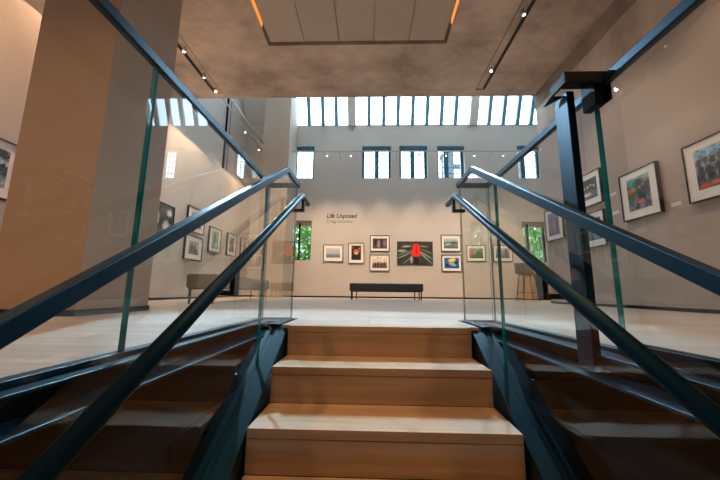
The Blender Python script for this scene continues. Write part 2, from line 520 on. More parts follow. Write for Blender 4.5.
# ------------------------------------------------------------------ staircase
NS = 8
stair = thing('staircase', 'oak staircase with solid risers rising to the pale gallery floor', 'stairs', (0, 0, 0))
for i in range(NS):
    y = YT - i * GO; z = -i * RI
    t = MB()
    if i == 0: t.box(SL, SR, y, y + 0.055, z - 0.036, z)
    else: t.box(SL, SR, y, y + GO - 0.002, z - 0.036, z)
    t.build('tread', 'oak_step', stair, bevel=0.002)
    r = MB(); r.box(SL, SR, y + 0.0015, y + 0.022, z - RI + 0.0005, z - 0.0375); r.build('riser', 'oak_step', stair)
def stringer(xi, sgn):
    """Flat steel carriage beside the steps: an inner plate, an outer plate and the slot that holds the glass."""
    s = MB()
    def band(xa, xb, dz0, dz1):
        yt, yb = YT + 0.045, -1.2
        zt = lambda y: -(YT - y) * ST - 0.045
        s.prism([(yt, -0.002 + dz0), (yb, zt(yb) + dz0), (yb, zt(yb) - dz1), (yt, -0.045 - dz1)], 'x', min(xa, xb), max(xa, xb))
    band(xi, xi + sgn * 0.068, -0.012, 0.26)
    band(xi + sgn * 0.096, xi + sgn * 0.128, -0.030, 0.24)
    band(xi + sgn * 0.067, xi + sgn * 0.097, -0.022, 0.24)
    s.build('stringer', 'steel', stair, bevel=0.003)
stringer(-0.479, -1); stringer(0.595, 1)
for s in range(3):      # dark bearer under the landing edge
    pass

# ------------------------------------------------------------------ glass guards beside the steps
def stair_guard(name, x, label, panels):
    g = thing(name, label, 'glass guard', (x, YT, 0))
    cap_y = 2.06
    captop = lambda y: min(GH, GH - (cap_y - y) * ST)
    th = 0.0065
    for (ya, yb) in panels:
        pts = [(ya - YT, -(YT - ya) * ST - 0.13 if ya < YT else -0.02)]
        if ya < YT < yb: pts.append((0.03, -0.06))
        pts.append((yb - YT, -(YT - yb) * ST - 0.13 if yb < YT else -0.02))
        pts.append((yb - YT, captop(yb) - 0.02))
        if ya < cap_y < yb: pts.append((cap_y - YT, captop(cap_y) - 0.02))
        pts.append((ya - YT, captop(ya) - 0.02))
        b = MB(); b.prism(pts, 'x', -th, th, 0, edge_mi=1)
        b.b.normal_update(); bmesh.ops.recalc_face_normals(b.b, faces=b.b.faces)
        for f in b.b.faces:
            if f.normal.y > 0.95 and yb > YT: f.material_index = 2 if yb > 2.0 else 1
        b.build('glass_panel', ['glass', 'teal_edge', 'pale_edge'], g)
    c = MB()
    y0 = -0.9
    c.sweep([(0, y0 - YT, captop(y0) - 0.019), (0, cap_y - YT, GH - 0.019), (0, YF - YT - 0.027, GH - 0.019)], 0.030, 0.038)
    c.build('cap_rail', 'steel', g, bevel=0.003)
    f = MB(); f.box(-0.035, 0.035, 0.048, YF - YT - 0.05, -0.03, 0.004); f.build('base_channel', 'steel', g, bevel=0.002)
    return g
stair_guard('stair_guard', GL, 'inclined glass guard with dark steel cap along the left of the steps', [(-0.9, 0.35), (0.36, 1.672), (1.684, YF - 0.03)])
stair_guard('stair_guard', GR, 'inclined glass guard with dark steel cap along the right of the steps', [(-0.9, 0.39), (0.40, 1.692), (1.704, YF - 0.03)])

# ------------------------------------------------------------------ level guards round the opening
def well_guard(xe, sgn, xin, label, joints, tfw, bfw):
    """xe edge of the opening, sgn +1 when the floor lies to the right, xin plane of the stair glass the guard returns to."""
    g = thing('well_guard', label, 'glass guard', (xe, YF, 0))
    th = 0.0065
    xg = 0.0
    for ya, yb in joints:
        b = MB(); b.box(xg - th, xg + th, ya - YF, yb - YF, -0.03, GH - 0.02)
        bmesh.ops.recalc_face_normals(b.b, faces=b.b.faces)
        for f in b.b.faces:
            f.material_index = 0 if abs(f.normal.x) > 0.5 else (2 if f.normal.y > 0.5 and yb > 2 else 1)
        b.build('glass_panel', ['glass', 'teal_edge', 'pale_edge'], g)
    xa = xin - xe
    b = MB(); b.box(min(xa + sgn * 0.012, -sgn * 0.012), max(xa + sgn * 0.012, -sgn * 0.012), -th, th, -0.03, GH - 0.02)
    b.b.normal_update()
    for f in b.b.faces: f.material_index = 0 if abs(f.normal.y) > 0.5 else 1
    b.build('glass_panel', ['glass', 'pale_edge'], g)
    c = MB(); c.sweep([(0, -0.9 - YF, GH - 0.018), (0, 0, GH - 0.018), (xa - sgn * 0.015, 0, GH - 0.018)], 0.028, 0.036)
    c.build('cap_rail', 'steel', g, bevel=0.003)
    # steel channel lining the edge of the opening: two flanges and a web
    def bx(m, a, bb, *r): m.box(min(a, bb), max(a, bb), *r)
    i = -sgn
    tf = MB(); bx(tf, -i * 0.03, i * 0.012, -3.0 - YF, 0.03, -0.012, 0.004); bx(tf, i * 0.0125, i * tfw, -3.0 - YF, 0.0, -0.022, -0.013)
    bx(tf, xa, i * tfw, -0.08, -0.014, -0.0215, -0.0135); bx(tf, xa, i * 0.012, 0.0, 0.03, -0.012, 0.004)
    tf.build('top_flange', 'steel', g, bevel=0.002)
    wb = MB(); bx(wb, i * 0.012, i * 0.022, -3.0 - YF, -0.012, -0.080, -0.0222); bx(wb, i * 0.022, xa, -0.025, -0.014, -0.080, -0.0222)
    wb.build('web', 'steel_dark', g)
    bf = MB(); bx(bf, i * 0.012, i * bfw, -3.0 - YF, -0.012, -0.090, -0.080); bf.build('bottom_flange', 'steel', g, bevel=0.002)
    return g
well_guard(XL, -1, GL, 'level glass guard along the left edge of the stair opening', [(-0.9, 1.022), (1.034, YF - 0.012)], 0.060, 0.108)
well_guard(XR, 1, GR, 'level glass guard along the right edge of the stair opening', [(-0.9, 1.200), (1.212, YF - 0.012)], 0.095, 0.150)
b = MB(); b.box(-0.028, -0.0095, -3.0, 0.0, 0.0045, 0.034); b.box(0.0095, 0.028, -3.0, 0.0, 0.0045, 0.034)
o = b.build('base_shoe', 'steel_dark', bpy.data.objects['well_guard.001'], bevel=0.002); o.location = (0, 1.205 - YF, 0)

# post with its boxed steel head
post = thing('guard_post', 'dark flat steel post with boxed head on the right guard', 'post', (0.80, 1.21, -0.074))
b = MB(); b.box(0.0, 0.03, 0.0, 0.087, 0.0, 1.09); b.build('post_shaft', 'steel', post, bevel=0.002)
h = MB()
zt = 1.052 + 0.074
h.box(-0.048, 0.132, -0.072, 0.030, zt - 0.008, zt)                  # top plate
h.box(-0.048, 0.132, -0.072, -0.062, zt - 0.046, zt - 0.008)          # near skirt
h.box(-0.048, -0.038, -0.062, 0.030, zt - 0.046, zt - 0.008)          # stair-side skirt
h.prism([(-0.048, 0.03), (0.0, 0.03), (-0.036, 0.105)], 'z', zt - 0.046, zt - 0.038)
h.build('post_head', 'steel_dark', post, bevel=0.0015)
k = MB()
k.box(0.066, 0.098, -0.062, 0.012, zt - 0.130, zt - 0.008); k.box(0.122, 0.132, -0.062, 0.012, zt - 0.110, zt - 0.008)
k.build('glass_clamp', 'steel_dark', post, bevel=0.0015)

# ------------------------------------------------------------------ handrails
def handrail(x, gx, label):
    r = thing('handrail', label, 'handrail', (x, 2.18, 0.87))
    pk = Vector((0, 0, 0.0))
    pts = [(0, -3.0, -3.0 * ST)]
    pts += [(0, -0.03, -0.03 * ST), (0, -0.008, -0.006), (0, 0.012, -0.001), (0, 0.035, 0.0), (0, 0.225, 0.0)]
    b = MB(); b.tube(pts, 0.021, 20); b.build('rail', 'steel', r)
    d = gx - x; s = 1 if d > 0 else -1
    for yy in (0.06, -1.04):
        zc = 0.0 if yy > 0 else yy * ST
        k = MB()
        k.box(-0.009, 0.009, yy - 0.02, yy + 0.02, zc - 0.085, zc - 0.012)
        xa, xb = sorted((-0.009 * s, d - s * 0.008))
        k.box(xa, xb, yy - 0.02, yy + 0.02, zc - 0.103, zc - 0.085)
        k.build('bracket', 'black', r, bevel=0.0015)
    return r
handrail(-0.482, GL, 'round dark steel handrail on brackets left of the steps')
handrail(0.604, GR, 'round dark steel handrail on brackets right of the steps')

# ------------------------------------------------------------------ benches and stools
def bench(loc, rz, L, W, H, T, um, label, legs=3):
    r = thing('bench', label, 'bench', loc, rz)
    b = MB(); b.box(-L / 2, L / 2, -W / 2, W / 2, H - T, H); b.build('seat', um, r, bevel=0.03, seg=4)
    f = MB(); f.box(-L / 2 + 0.03, L / 2 - 0.03, -W / 2 + 0.03, W / 2 - 0.03, H - T - 0.02, H - T - 0.0005); f.build('seat_frame', 'black', r)
    for sx in (-1, 1):
        for sy in (-1, 1):
            for q in ((0, ) if legs == 2 else (0, 1)):
                x = sx * (L / 2 - 0.05 - q * 0.11) if legs != 2 else sx * (L / 2 - 0.05)
                if q and sy < 0: continue
                l = MB(); l.box(x - 0.013, x + 0.013, sy * (W / 2 - 0.05) - 0.013, sy * (W / 2 - 0.05) + 0.013, 0, H - T - 0.02)
                l.build('leg', 'black', r)
    return r
bench((0.42, 8.03, 0), 0, 1.79, 0.45, 0.40, 0.19, 'uph_dark', 'long charcoal upholstered bench before the far wall', 3)
bench((-2.47, 5.95, 0), PI / 2 + 0.03, 2.75, 0.44, 0.43, 0.205, 'uph_grey', 'long grey upholstered bench on the left beyond the tan column', 2)

def stool(loc, rz, label):
    r = thing('bar_stool', label, 'stool', loc, rz, 'bar stools in the alcove')
    b = MB()
    n = 9; m = 8                                        # moulded bucket: seat curving up into a low back
    grid = []
    for i in range(n):
        t = i / (n - 1); row = []
        for j in range(m + 1):
            s = j / m * 2 - 1
            if t < 0.5: y = 0.20 - t * 2 * 0.36; z = 0.70 - 0.02 * math.sin(t * 2 * PI)
            else: q = (t - 0.5) * 2; y = -0.16 - 0.09 * q; z = 0.70 + 0.27 * q
            wd = 0.22 - 0.03 * abs(t - 0.5)
            row.append((s * wd, y + 0.07 * s * s * (1 if t > 0.5 else 0.2), z + 0.05 * s * s * (1 - abs(t - 0.5) * 1.4)))
        grid.append(row)
    V = [[b.b.verts.new(p) for p in row] for row in grid]
    for i in range(n - 1):
        for j in range(m):
            f = b.b.faces.new((V[i][j], V[i][j + 1], V[i + 1][j + 1], V[i + 1][j])); f.smooth = True
    o = b.build('seat', 'stool_shell', r); md = o.modifiers.new('solid', 'SOLIDIFY'); md.thickness = 0.025
    for sx in (-1, 1):
        for sy in (-1, 1):
            l = MB(); l.tube([(sx * 0.13, sy * 0.12, 0.69), (sx * 0.21, sy * 0.20, 0)], 0.011, 8); l.build('leg', 'steel_dark', r)
    q = [(sx * 0.187, sy * 0.177, 0.21) for sx, sy in ((-1, -1), (1, -1), (1, 1), (-1, 1), (-1, -1))]
    l = MB(); l.tube(q, 0.008, 8, caps=False); l.build('footrest', 'steel_dark', r)
    return r
st = stool((4.12, 8.5, 0), math.radians(-50), 'grey shell bar stool nearer the far wall pictures, left of the pair')
dup(st, (4.43, 8.95, 0), math.radians(-115), 'grey shell bar stool partly hidden by the right gallery wall')
c = thing('counter', 'warm oak counter behind the two bar stools', 'counter', (5.25, 9.8, 0))
b = MB(); b.box(-0.55, 0.75, -0.25, 0.25, 0.04, 0.80); b.build('cabinet', 'oak_counter', c, bevel=0.004)
b = MB(); b.box(-0.58, 0.78, -0.28, 0.28, 0.80, 0.84); b.build('worktop', 'plaster', c, bevel=0.003)
b = MB(); b.box(-0.52, 0.72, -0.22, 0.22, 0.0, 0.04); b.build('plinth', 'black', c)

# ------------------------------------------------------------------ framed photographs
def make_print(nx, ny, w, h, spec, seed, parent, y):
    """A photographic print: bands of colour, soft shapes and grain stored on a fine grid."""
    bands, blobs, grain, gscale = spec
    me = bpy.data.meshes.new('print')
    vs, fs = [], []
    for j in range(ny + 1):
        for i in range(nx + 1):
            vs.append(((i / nx - 0.5) * w, y, (j / ny - 0.5) * h))
    for j in range(ny):
        for i in range(nx):
            a = j * (nx + 1) + i
            fs.append((a, a + 1, a + nx + 2, a + nx + 1))
    me.from_pydata(vs, [], fs)
    ca = me.color_attributes.new('print', 'FLOAT_COLOR', 'POINT')
    bl = [(q[0], q[1], q[2], q[3], lin(q[4]), q[5], math.cos(q[6]) if len(q) > 6 else 1, math.sin(q[6]) if len(q) > 6 else 0, 0.15 if len(q) > 6 else 0.45) for q in blobs]
    bd = [(p, lin(c)) for p, c in bands]
    for k, (x, _, z) in enumerate(vs):
        u, v = x / w + 0.5, z / h + 0.5
        col = bd[-1][1]
        for (p0, c0), (p1, c1) in zip(bd, bd[1:]):
            if p0 <= v <= p1:
                t = (v - p0) / max(1e-6, p1 - p0); col = tuple(a + (b - a) * t for a, b in zip(c0, c1)); break
        n = noise.noise(Vector((u * gscale * w / h + seed * 7.1, v * gscale, seed * 3.3)))
        n2 = noise.noise(Vector((u * gscale * 2.7 * w / h, v * gscale * 2.7, seed * 9.3 + 4)))
        n3 = noise.noise(Vector((u * gscale * 5.3 * w / h, v * gscale * 5.3, seed * 1.7 + 9)))
        f = 1 + grain * (n + 0.8 * n2 + 0.7 * n3)
        col = tuple(max(0.003, a * max(0.08, f)) for a in col)
        for bx, by, rx, ry, c, soft, ca_, sa_, wob in bl:
            du, dv = u - bx, (v - by) * h / w
            dd = math.sqrt(((du * ca_ + dv * sa_) / rx) ** 2 + ((dv * ca_ - du * sa_) / (ry * h / w)) ** 2) + wob * (n2 + 0.8 * n3)
            a = max(0.0, min(1.0, (1 - dd) / soft + 0.5)) if soft else (1.0 if dd < 1 else 0.0)
            if a > 0: col = tuple(p * (1 - a) + q * a for p, q in zip(col, c))
        ca.data[k].color = (*[min(0.9, c * 1.5) for c in col], 1)
    me.materials.append(MT['print'])
    o = bpy.data.objects.new('print', me); COL.objects.link(o); o.parent = parent
    return o

def framed(label, loc, face, w, h, spec, seed, fw=0.018, mx=0.09, mt=0.09, mb_=0.09, depth=0.04, fm='frame_black', res=26, group='framed photographs on the far wall'):
    rz = {'far': 0, 'right': -PI / 2, 'left': PI / 2}[face]
    r = thing('framed_photograph', label, 'picture', loc, rz, group)
    b = MB()
    b.box(-w / 2, -w / 2 + fw, -depth, -0.001, -h / 2, h / 2); b.box(w / 2 - fw, w / 2, -depth, -0.001, -h / 2, h / 2)
    b.box(-w / 2 + fw, w / 2 - fw, -depth, -0.001, -h / 2, -h / 2 + fw); b.box(-w / 2 + fw, w / 2 - fw, -depth, -0.001, h / 2 - fw, h / 2)
    b.build('frame', fm, r)
    if mx > 0:
        m = MB(); m.box(-w / 2 + fw, w / 2 - fw, -depth + 0.012, -0.004, -h / 2 + fw, h / 2 - fw); m.build('mat', 'mat_board', r)
    pw, ph = w - 2 * fw - 2 * mx, h - 2 * fw - mt - mb_
    o = make_print(res, max(6, int(res * ph / pw)), pw, ph, spec, seed, r, -depth + 0.010)
    o.location = (0, 0, (mb_ - mt) / 2)
    return r

FAR = D
G = 'framed photographs on the far wall'
framed('photo of pale calm sea under grey sky, nearest the title lettering', (-1.168, FAR, 1.415), 'far', 0.64, 0.56,
       ([(0, (70, 88, 104)), (0.38, (110, 130, 146)), (0.42, (150, 152, 158)), (1, (176, 166, 166))], [], 0.15, 6), 1, mx=0.075, mt=0.10, mb_=0.12, fm='frame_brown')
framed('portrait photo of a smiling face before red stripes', (-0.421, FAR, 1.422), 'far', 0.516, 0.666,
       ([(0, (20, 16, 16)), (0.4, (40, 22, 20)), (1, (60, 24, 20))],
        [(0.15, 0.85, 0.12, 0.06, (150, 60, 40), 0.4), (0.85, 0.8, 0.12, 0.05, (170, 120, 90), 0.4), (0.82, 0.62, 0.12, 0.05, (140, 50, 40), 0.4), (0.5, 0.58, 0.24, 0.25, (188, 120, 74), 0.35),
         (0.5, 0.83, 0.22, 0.1, (30, 18, 14), 0.3), (0.4, 0.64, 0.05, 0.03, (40, 22, 16), 0.3), (0.6, 0.64, 0.05, 0.03, (40, 22, 16), 0.3), (0.5, 0.46, 0.1, 0.035, (230, 210, 190), 0.3),
         (0.5, 0.15, 0.45, 0.2, (24, 24, 30), 0.3)], 0.4, 8), 2, mx=0.085, mt=0.07, mb_=0.095, fm='frame_brown')
framed('photo of dark mauve figures, upper of the stacked pair left of the large print', (0.343, FAR, 1.749), 'far', 0.62, 0.53,
       ([(0, (60, 48, 54)), (0.5, (84, 66, 74)), (1, (50, 42, 48))],
        [(0.2, 0.6, 0.13, 0.35, (24, 18, 20), 0.4), (0.42, 0.45, 0.1, 0.4, (130, 110, 116), 0.5), (0.62, 0.5, 0.1, 0.42, (28, 22, 26), 0.4), (0.85, 0.55, 0.12, 0.3, (120, 84, 90), 0.5)], 0.7, 9), 3, mx=0.06, mt=0.085, mb_=0.075)
framed('sepia crowd photo, lower of the stacked pair left of the large print', (0.334, FAR, 1.111), 'far', 0.63, 0.526,
       ([(0, (70, 60, 54)), (0.4, (120, 106, 96)), (0.6, (190, 176, 160)), (1, (206, 194, 180))],
        [(0.2, 0.3, 0.08, 0.2, (40, 34, 32), 0.4), (0.4, 0.35, 0.08, 0.25, (50, 40, 36), 0.4), (0.62, 0.3, 0.07, 0.22, (36, 30, 28), 0.4), (0.82, 0.36, 0.09, 0.2, (60, 50, 44), 0.4)], 0.6, 9), 4, mx=0.06, mt=0.07, mb_=0.08)
framed('large borderless print of a person in a red coat between dark walkways', (1.473, FAR, 1.436), 'far', 1.144, 0.76,
       ([(0, (38, 44, 44)), (0.4, (44, 48, 46)), (0.7, (34, 34, 32)), (1, (52, 52, 46))],
        [(0.12, 0.6, 0.12, 0.05, (140, 150, 140), 0.9, 0.0), (0.26, 0.8, 0.12, 0.04, (150, 150, 140), 0.9, 0.1), (0.75, 0.8, 0.12, 0.035, (110, 110, 102), 0.9, -0.1),
         (0.2, 0.40, 0.24, 0.016, (150, 160, 166), 0.8, 0.42), (0.22, 0.52, 0.22, 0.012, (130, 140, 146), 0.8, 0.34), (0.28, 0.18, 0.2, 0.016, (120, 130, 136), 0.8, 0.7),
         (0.78, 0.45, 0.24, 0.016, (160, 170, 170), 0.8, -0.55), (0.80, 0.30, 0.25, 0.014, (170, 176, 176), 0.8, -0.75), (0.84, 0.58, 0.18, 0.012, (140, 146, 146), 0.8, -0.4),
         (0.40, 0.22, 0.035, 0.15, (150, 150, 150), 0.8, 0.0), (0.535, 0.2, 0.075, 0.24, (14, 14, 16), 0.2, 0.0), (0.535, 0.70, 0.105, 0.24, (214, 34, 28), 0.12, 0.0), (0.535, 0.50, 0.145, 0.16, (206, 30, 26), 0.12, 0.0),
         (0.54, 0.66, 0.012, 0.26, (120, 12, 14), 0.5, 0.0), (0.535, 0.965, 0.045, 0.05, (34, 24, 22), 0.3, 0.0)], 0.45, 7), 5, fw=0.012, mx=0, mt=0, mb_=0, depth=0.03, res=64)
framed('photo of green water and hazy shore, upper right of the large print', (2.63, FAR, 1.77), 'far', 0.625, 0.54,
       ([(0, (50, 74, 76)), (0.35, (96, 124, 122)), (0.5, (58, 70, 60)), (0.62, (120, 136, 130)), (1, (176, 186, 186))], [(0.3, 0.4, 0.2, 0.05, (180, 196, 196), 0.6), (0.7, 0.56, 0.2, 0.06, (40, 54, 44), 0.5)], 0.5, 9), 6, mx=0.07, mt=0.085, mb_=0.08)
framed('photo of yellow and orange shapes on vivid blue, lower right of the large print', (2.634, FAR, 1.122), 'far', 0.63, 0.53,
       ([(0, (18, 60, 110)), (0.5, (26, 96, 150)), (1, (30, 80, 130))],
        [(0.55, 0.8, 0.22, 0.16, (236, 188, 50), 0.5), (0.5, 0.45, 0.16, 0.16, (226, 130, 60), 0.4), (0.2, 0.3, 0.12, 0.16, (20, 30, 46), 0.4), (0.82, 0.5, 0.1, 0.25, (20, 36, 60), 0.4), (0.38, 0.66, 0.08, 0.1, (110, 180, 210), 0.5),
         (0.68, 0.3, 0.14, 0.1, (60, 170, 190), 0.5)], 0.5, 8), 7, mx=0.065, mt=0.08, mb_=0.085)
framed('photo of red flowers among green, right of the stacked pair by the glass', (3.42, FAR, 1.444), 'far', 0.60, 0.525,
       ([(0, (60, 66, 50)), (0.5, (90, 92, 76)), (1, (120, 124, 116))], [(0.25, 0.5, 0.18, 0.25, (150, 90, 80), 0.6), (0.7, 0.45, 0.2, 0.3, (60, 90, 50), 0.6)], 0.6, 8), 8, mx=0.065, mt=0.08, mb_=0.085)
framed('photo with dark blue and grey panels, nearest the bar stools', (4.266, FAR, 1.45), 'far', 0.60, 0.525,
       ([(0, (60, 62, 80)), (0.5, (92, 96, 120)), (1, (150, 156, 166))], [(0.75, 0.45, 0.1, 0.5, (40, 36, 70), 0.5), (0.25, 0.55, 0.2, 0.2, (120, 140, 120), 0.6)], 0.5, 8), 9, mx=0.065, mt=0.08, mb_=0.085)

GR_ = 'framed photographs on the right wall'
kw = dict(fw=0.012, mx=0.11, mt=0.09, mb_=0.11, depth=0.05, group=GR_, res=52)
framed('photo of a grey crowd under blue sky, nearest on the right wall', (XW, 3.42, 1.597), 'right', 0.62, 0.69,
       ([(0, (110, 84, 74)), (0.12, (70, 56, 52)), (0.3, (40, 46, 44)), (0.72, (120, 122, 124)), (0.8, (112, 140, 160)), (1, (126, 160, 186))],
        [(0.05, 0.5, 0.05, 0.1, (130, 128, 124), 0.4), (0.22, 0.56, 0.05, 0.08, (150, 148, 144), 0.4), (0.42, 0.55, 0.06, 0.08, (124, 122, 120), 0.4), (0.62, 0.54, 0.05, 0.1, (140, 136, 130), 0.4), (0.82, 0.52, 0.06, 0.1, (116, 114, 112), 0.4), (0.12, 0.66, 0.08, 0.1, (56, 56, 58), 0.3), (0.3, 0.7, 0.08, 0.09, (60, 62, 62), 0.3), (0.5, 0.66, 0.09, 0.1, (44, 46, 48), 0.3), (0.72, 0.72, 0.1, 0.1, (70, 72, 76), 0.3), (0.9, 0.66, 0.08, 0.12, (48, 50, 52), 0.3),
         (0.15, 0.45, 0.1, 0.14, (30, 34, 36), 0.4), (0.4, 0.42, 0.12, 0.15, (24, 30, 28), 0.4), (0.68, 0.45, 0.12, 0.16, (36, 38, 40), 0.4), (0.28, 0.28, 0.035, 0.07, (120, 120, 118), 0.8), (0.57, 0.30, 0.03, 0.08, (126, 118, 110), 0.8),
         (0.2, 0.08, 0.12, 0.06, (170, 60, 50), 0.5), (0.5, 0.1, 0.14, 0.05, (180, 90, 70), 0.5)], 0.75, 10), 11, **kw)
framed('street photo with leafy green stall and dark figures, second along the right wall', (XW, 4.40, 1.595), 'right', 0.62, 0.69,
       ([(0, (96, 96, 100)), (0.25, (110, 108, 108)), (0.45, (50, 56, 52)), (0.75, (44, 56, 46)), (0.9, (128, 150, 140)), (1, (120, 160, 166))],
        [(0.2, 0.86, 0.2, 0.12, (60, 120, 140), 0.5), (0.55, 0.8, 0.22, 0.14, (24, 40, 28), 0.4), (0.14, 0.6, 0.14, 0.1, (176, 60, 44), 0.4), (0.3, 0.62, 0.08, 0.08, (70, 140, 60), 0.4), (0.22, 0.42, 0.22, 0.12, (66, 84, 34), 0.3),
         (0.18, 0.25, 0.12, 0.16, (60, 80, 90), 0.3), (0.4, 0.3, 0.07, 0.18, (120, 84, 64), 0.3), (0.55, 0.5, 0.09, 0.22, (26, 24, 30), 0.3), (0.72, 0.48, 0.09, 0.26, (20, 20, 28), 0.3), (0.86, 0.55, 0.08, 0.2, (44, 40, 60), 0.3),
         (0.55, 0.66, 0.05, 0.05, (150, 100, 76), 0.3), (0.72, 0.72, 0.05, 0.05, (140, 96, 74), 0.3), (0.6, 0.22, 0.16, 0.05, (190, 84, 56), 0.4), (0.4, 0.1, 0.1, 0.08, (30, 28, 28), 0.3), (0.84, 0.16, 0.12, 0.1, (70, 66, 70), 0.4)], 0.6, 10), 12, **kw)
kw = dict(fw=0.012, mx=0.075, mt=0.095, mb_=0.105, depth=0.05, group=GR_, res=36)
framed('night street photo, upper of the stacked pair behind the steel post', (XW, 5.395, 1.965), 'right', 0.62, 0.575,
       ([(0, (64, 60, 58)), (0.35, (80, 76, 74)), (0.5, (52, 40, 34)), (0.7, (70, 52, 40)), (1, (26, 24, 28))],
        [(0.3, 0.6, 0.06, 0.05, (220, 180, 130), 0.5), (0.5, 0.62, 0.05, 0.06, (230, 190, 140), 0.5), (0.68, 0.66, 0.05, 0.05, (210, 160, 110), 0.5), (0.84, 0.6, 0.06, 0.06, (190, 150, 110), 0.5), (0.45, 0.25, 0.2, 0.07, (190, 186, 186), 0.6),
         (0.5, 0.4, 0.02, 0.2, (20, 18, 18), 0.3), (0.2, 0.8, 0.25, 0.15, (50, 48, 52), 0.4)], 0.6, 9), 13, **kw)
framed('photo of red and pink flowers, lower of the stacked pair behind the steel post', (XW, 5.405, 1.265), 'right', 0.62, 0.59,
       ([(0, (50, 80, 90)), (0.4, (70, 90, 96)), (0.6, (60, 70, 66)), (1, (52, 56, 60))],
        [(0.35, 0.7, 0.08, 0.14, (40, 60, 44), 0.4), (0.5, 0.62, 0.1, 0.12, (206, 80, 96), 0.4), (0.7, 0.7, 0.1, 0.12, (210, 60, 70), 0.4), (0.85, 0.6, 0.1, 0.12, (196, 40, 60), 0.4), (0.6, 0.85, 0.06, 0.08, (160, 140, 130), 0.4), (0.75, 0.3, 0.2, 0.15, (60, 130, 150), 0.5)], 0.6, 9), 14, **kw)
framed('violet-blue street photo with a small red mark, farthest on the right wall', (XW, 6.478, 1.592), 'right', 0.61, 0.645,
       ([(0, (70, 66, 90)), (0.4, (96, 92, 116)), (0.7, (70, 72, 110)), (1, (76, 96, 150))], [(0.15, 0.55, 0.07, 0.06, (200, 70, 60), 0.4), (0.5, 0.4, 0.1, 0.3, (110, 100, 130), 0.6), (0.8, 0.4, 0.08, 0.35, (54, 50, 76), 0.5)], 0.5, 9), 15, fw=0.012, mx=0.105, mt=0.065, mb_=0.085, depth=0.05, group=GR_, res=30)

GL_ = 'framed photographs on the left wall'
kw = dict(depth=0.045, group=GL_, res=28)
grey = [(0, (80, 84, 82)), (0.5, (120, 122, 120)), (1, (140, 144, 146))]
framed('photo of a dark tree against pale blue, left of the tan column', (LW, 2.961, 1.452), 'left', 0.616, 0.644,
       ([(0, (120, 130, 136)), (0.4, (146, 156, 164)), (1, (150, 166, 178))], [(0.8, 0.88, 0.3, 0.16, (28, 32, 34), 0.5), (0.9, 0.45, 0.16, 0.2, (24, 28, 30), 0.4), (0.6, 0.2, 0.4, 0.2, (90, 98, 104), 0.6), (0.3, 0.6, 0.2, 0.2, (40, 44, 48), 0.5)], 0.7, 9), 21, mx=0.06, mt=0.09, mb_=0.10, **kw)
framed('borderless dark foliage photo beside the tan column', (LW, 5.809, 1.53), 'left', 0.747, 0.62,
       ([(0, (60, 66, 62)), (0.5, (40, 46, 44)), (1, (70, 78, 76))], [(0.3, 0.5, 0.1, 0.2, (180, 184, 180), 0.7), (0.7, 0.3, 0.12, 0.16, (170, 176, 172), 0.7), (0.8, 0.75, 0.1, 0.1, (190, 196, 196), 0.7)], 1.4, 14), 22, fw=0.012, mx=0, mt=0, mb_=0, depth=0.03, group=GL_, res=32)
framed('photo of a grey huddled crowd, low on the left wall above the grey bench', (LW, 6.986, 1.115), 'left', 0.710, 0.532,
       (grey, [(0.3, 0.5, 0.14, 0.3, (50, 52, 52), 0.5), (0.6, 0.45, 0.14, 0.35, (40, 42, 44), 0.5), (0.8, 0.6, 0.1, 0.2, (160, 160, 158), 0.5)], 0.9, 10), 23, mx=0.13, mt=0.09, mb_=0.11, **kw)
framed('photo of pale grey shapes, hung above the huddled crowd photo on the left wall', (LW, 6.986, 1.750), 'left', 0.71, 0.56,
       (grey, [(0.5, 0.45, 0.25, 0.2, (70, 74, 74), 0.6), (0.3, 0.7, 0.12, 0.1, (170, 172, 170), 0.5)], 0.9, 10), 27, mx=0.12, mt=0.09, mb_=0.10, **kw)
framed('photo of a green figure, second along the left wall', (LW, 7.930, 1.452), 'left', 0.616, 0.626,
       ([(0, (84, 130, 104)), (0.5, (96, 140, 112)), (1, (110, 150, 126))], [(0.45, 0.55, 0.16, 0.32, (50, 60, 52), 0.5), (0.5, 0.85, 0.08, 0.08, (40, 36, 34), 0.4), (0.7, 0.2, 0.2, 0.15, (160, 176, 166), 0.6)], 0.6, 9), 24, mx=0.12, mt=0.07, mb_=0.08, **kw)
framed('photo of two grey figures, third along the left wall', (LW, 8.929, 1.475), 'left', 0.598, 0.626,
       (grey, [(0.35, 0.5, 0.12, 0.38, (56, 58, 58), 0.5), (0.65, 0.5, 0.12, 0.36, (70, 72, 70), 0.5)], 0.8, 9), 25, mx=0.12, mt=0.08, mb_=0.09, **kw)

framed('photo of a grey standing figure, farthest along the left wall', (LW, 9.86, 1.50), 'left', 0.56, 0.62,
       (grey, [(0.5, 0.5, 0.14, 0.4, (60, 62, 62), 0.5)], 0.8, 9), 26, mx=0.10, mt=0.08, mb_=0.09, **kw)

def card(label, x, y, z, w, h):
    b = MB(); b.box(-0.004, -0.0005, -w / 2, w / 2, -h / 2, h / 2)
    tag(b.build('wall_label', 'label', loc=(x, y, z)), label, 'label', 'caption cards on the right wall')
card('small white caption card between the two nearest photos on the right wall', XW, 3.935, 1.31, 0.13, 0.05)
card('white caption card beside the upper of the stacked pair on the right wall', XW, 4.90, 1.74, 0.13, 0.05)
card('white caption card beside the lower of the stacked pair on the right wall', XW, 4.89, 1.44, 0.13, 0.05)

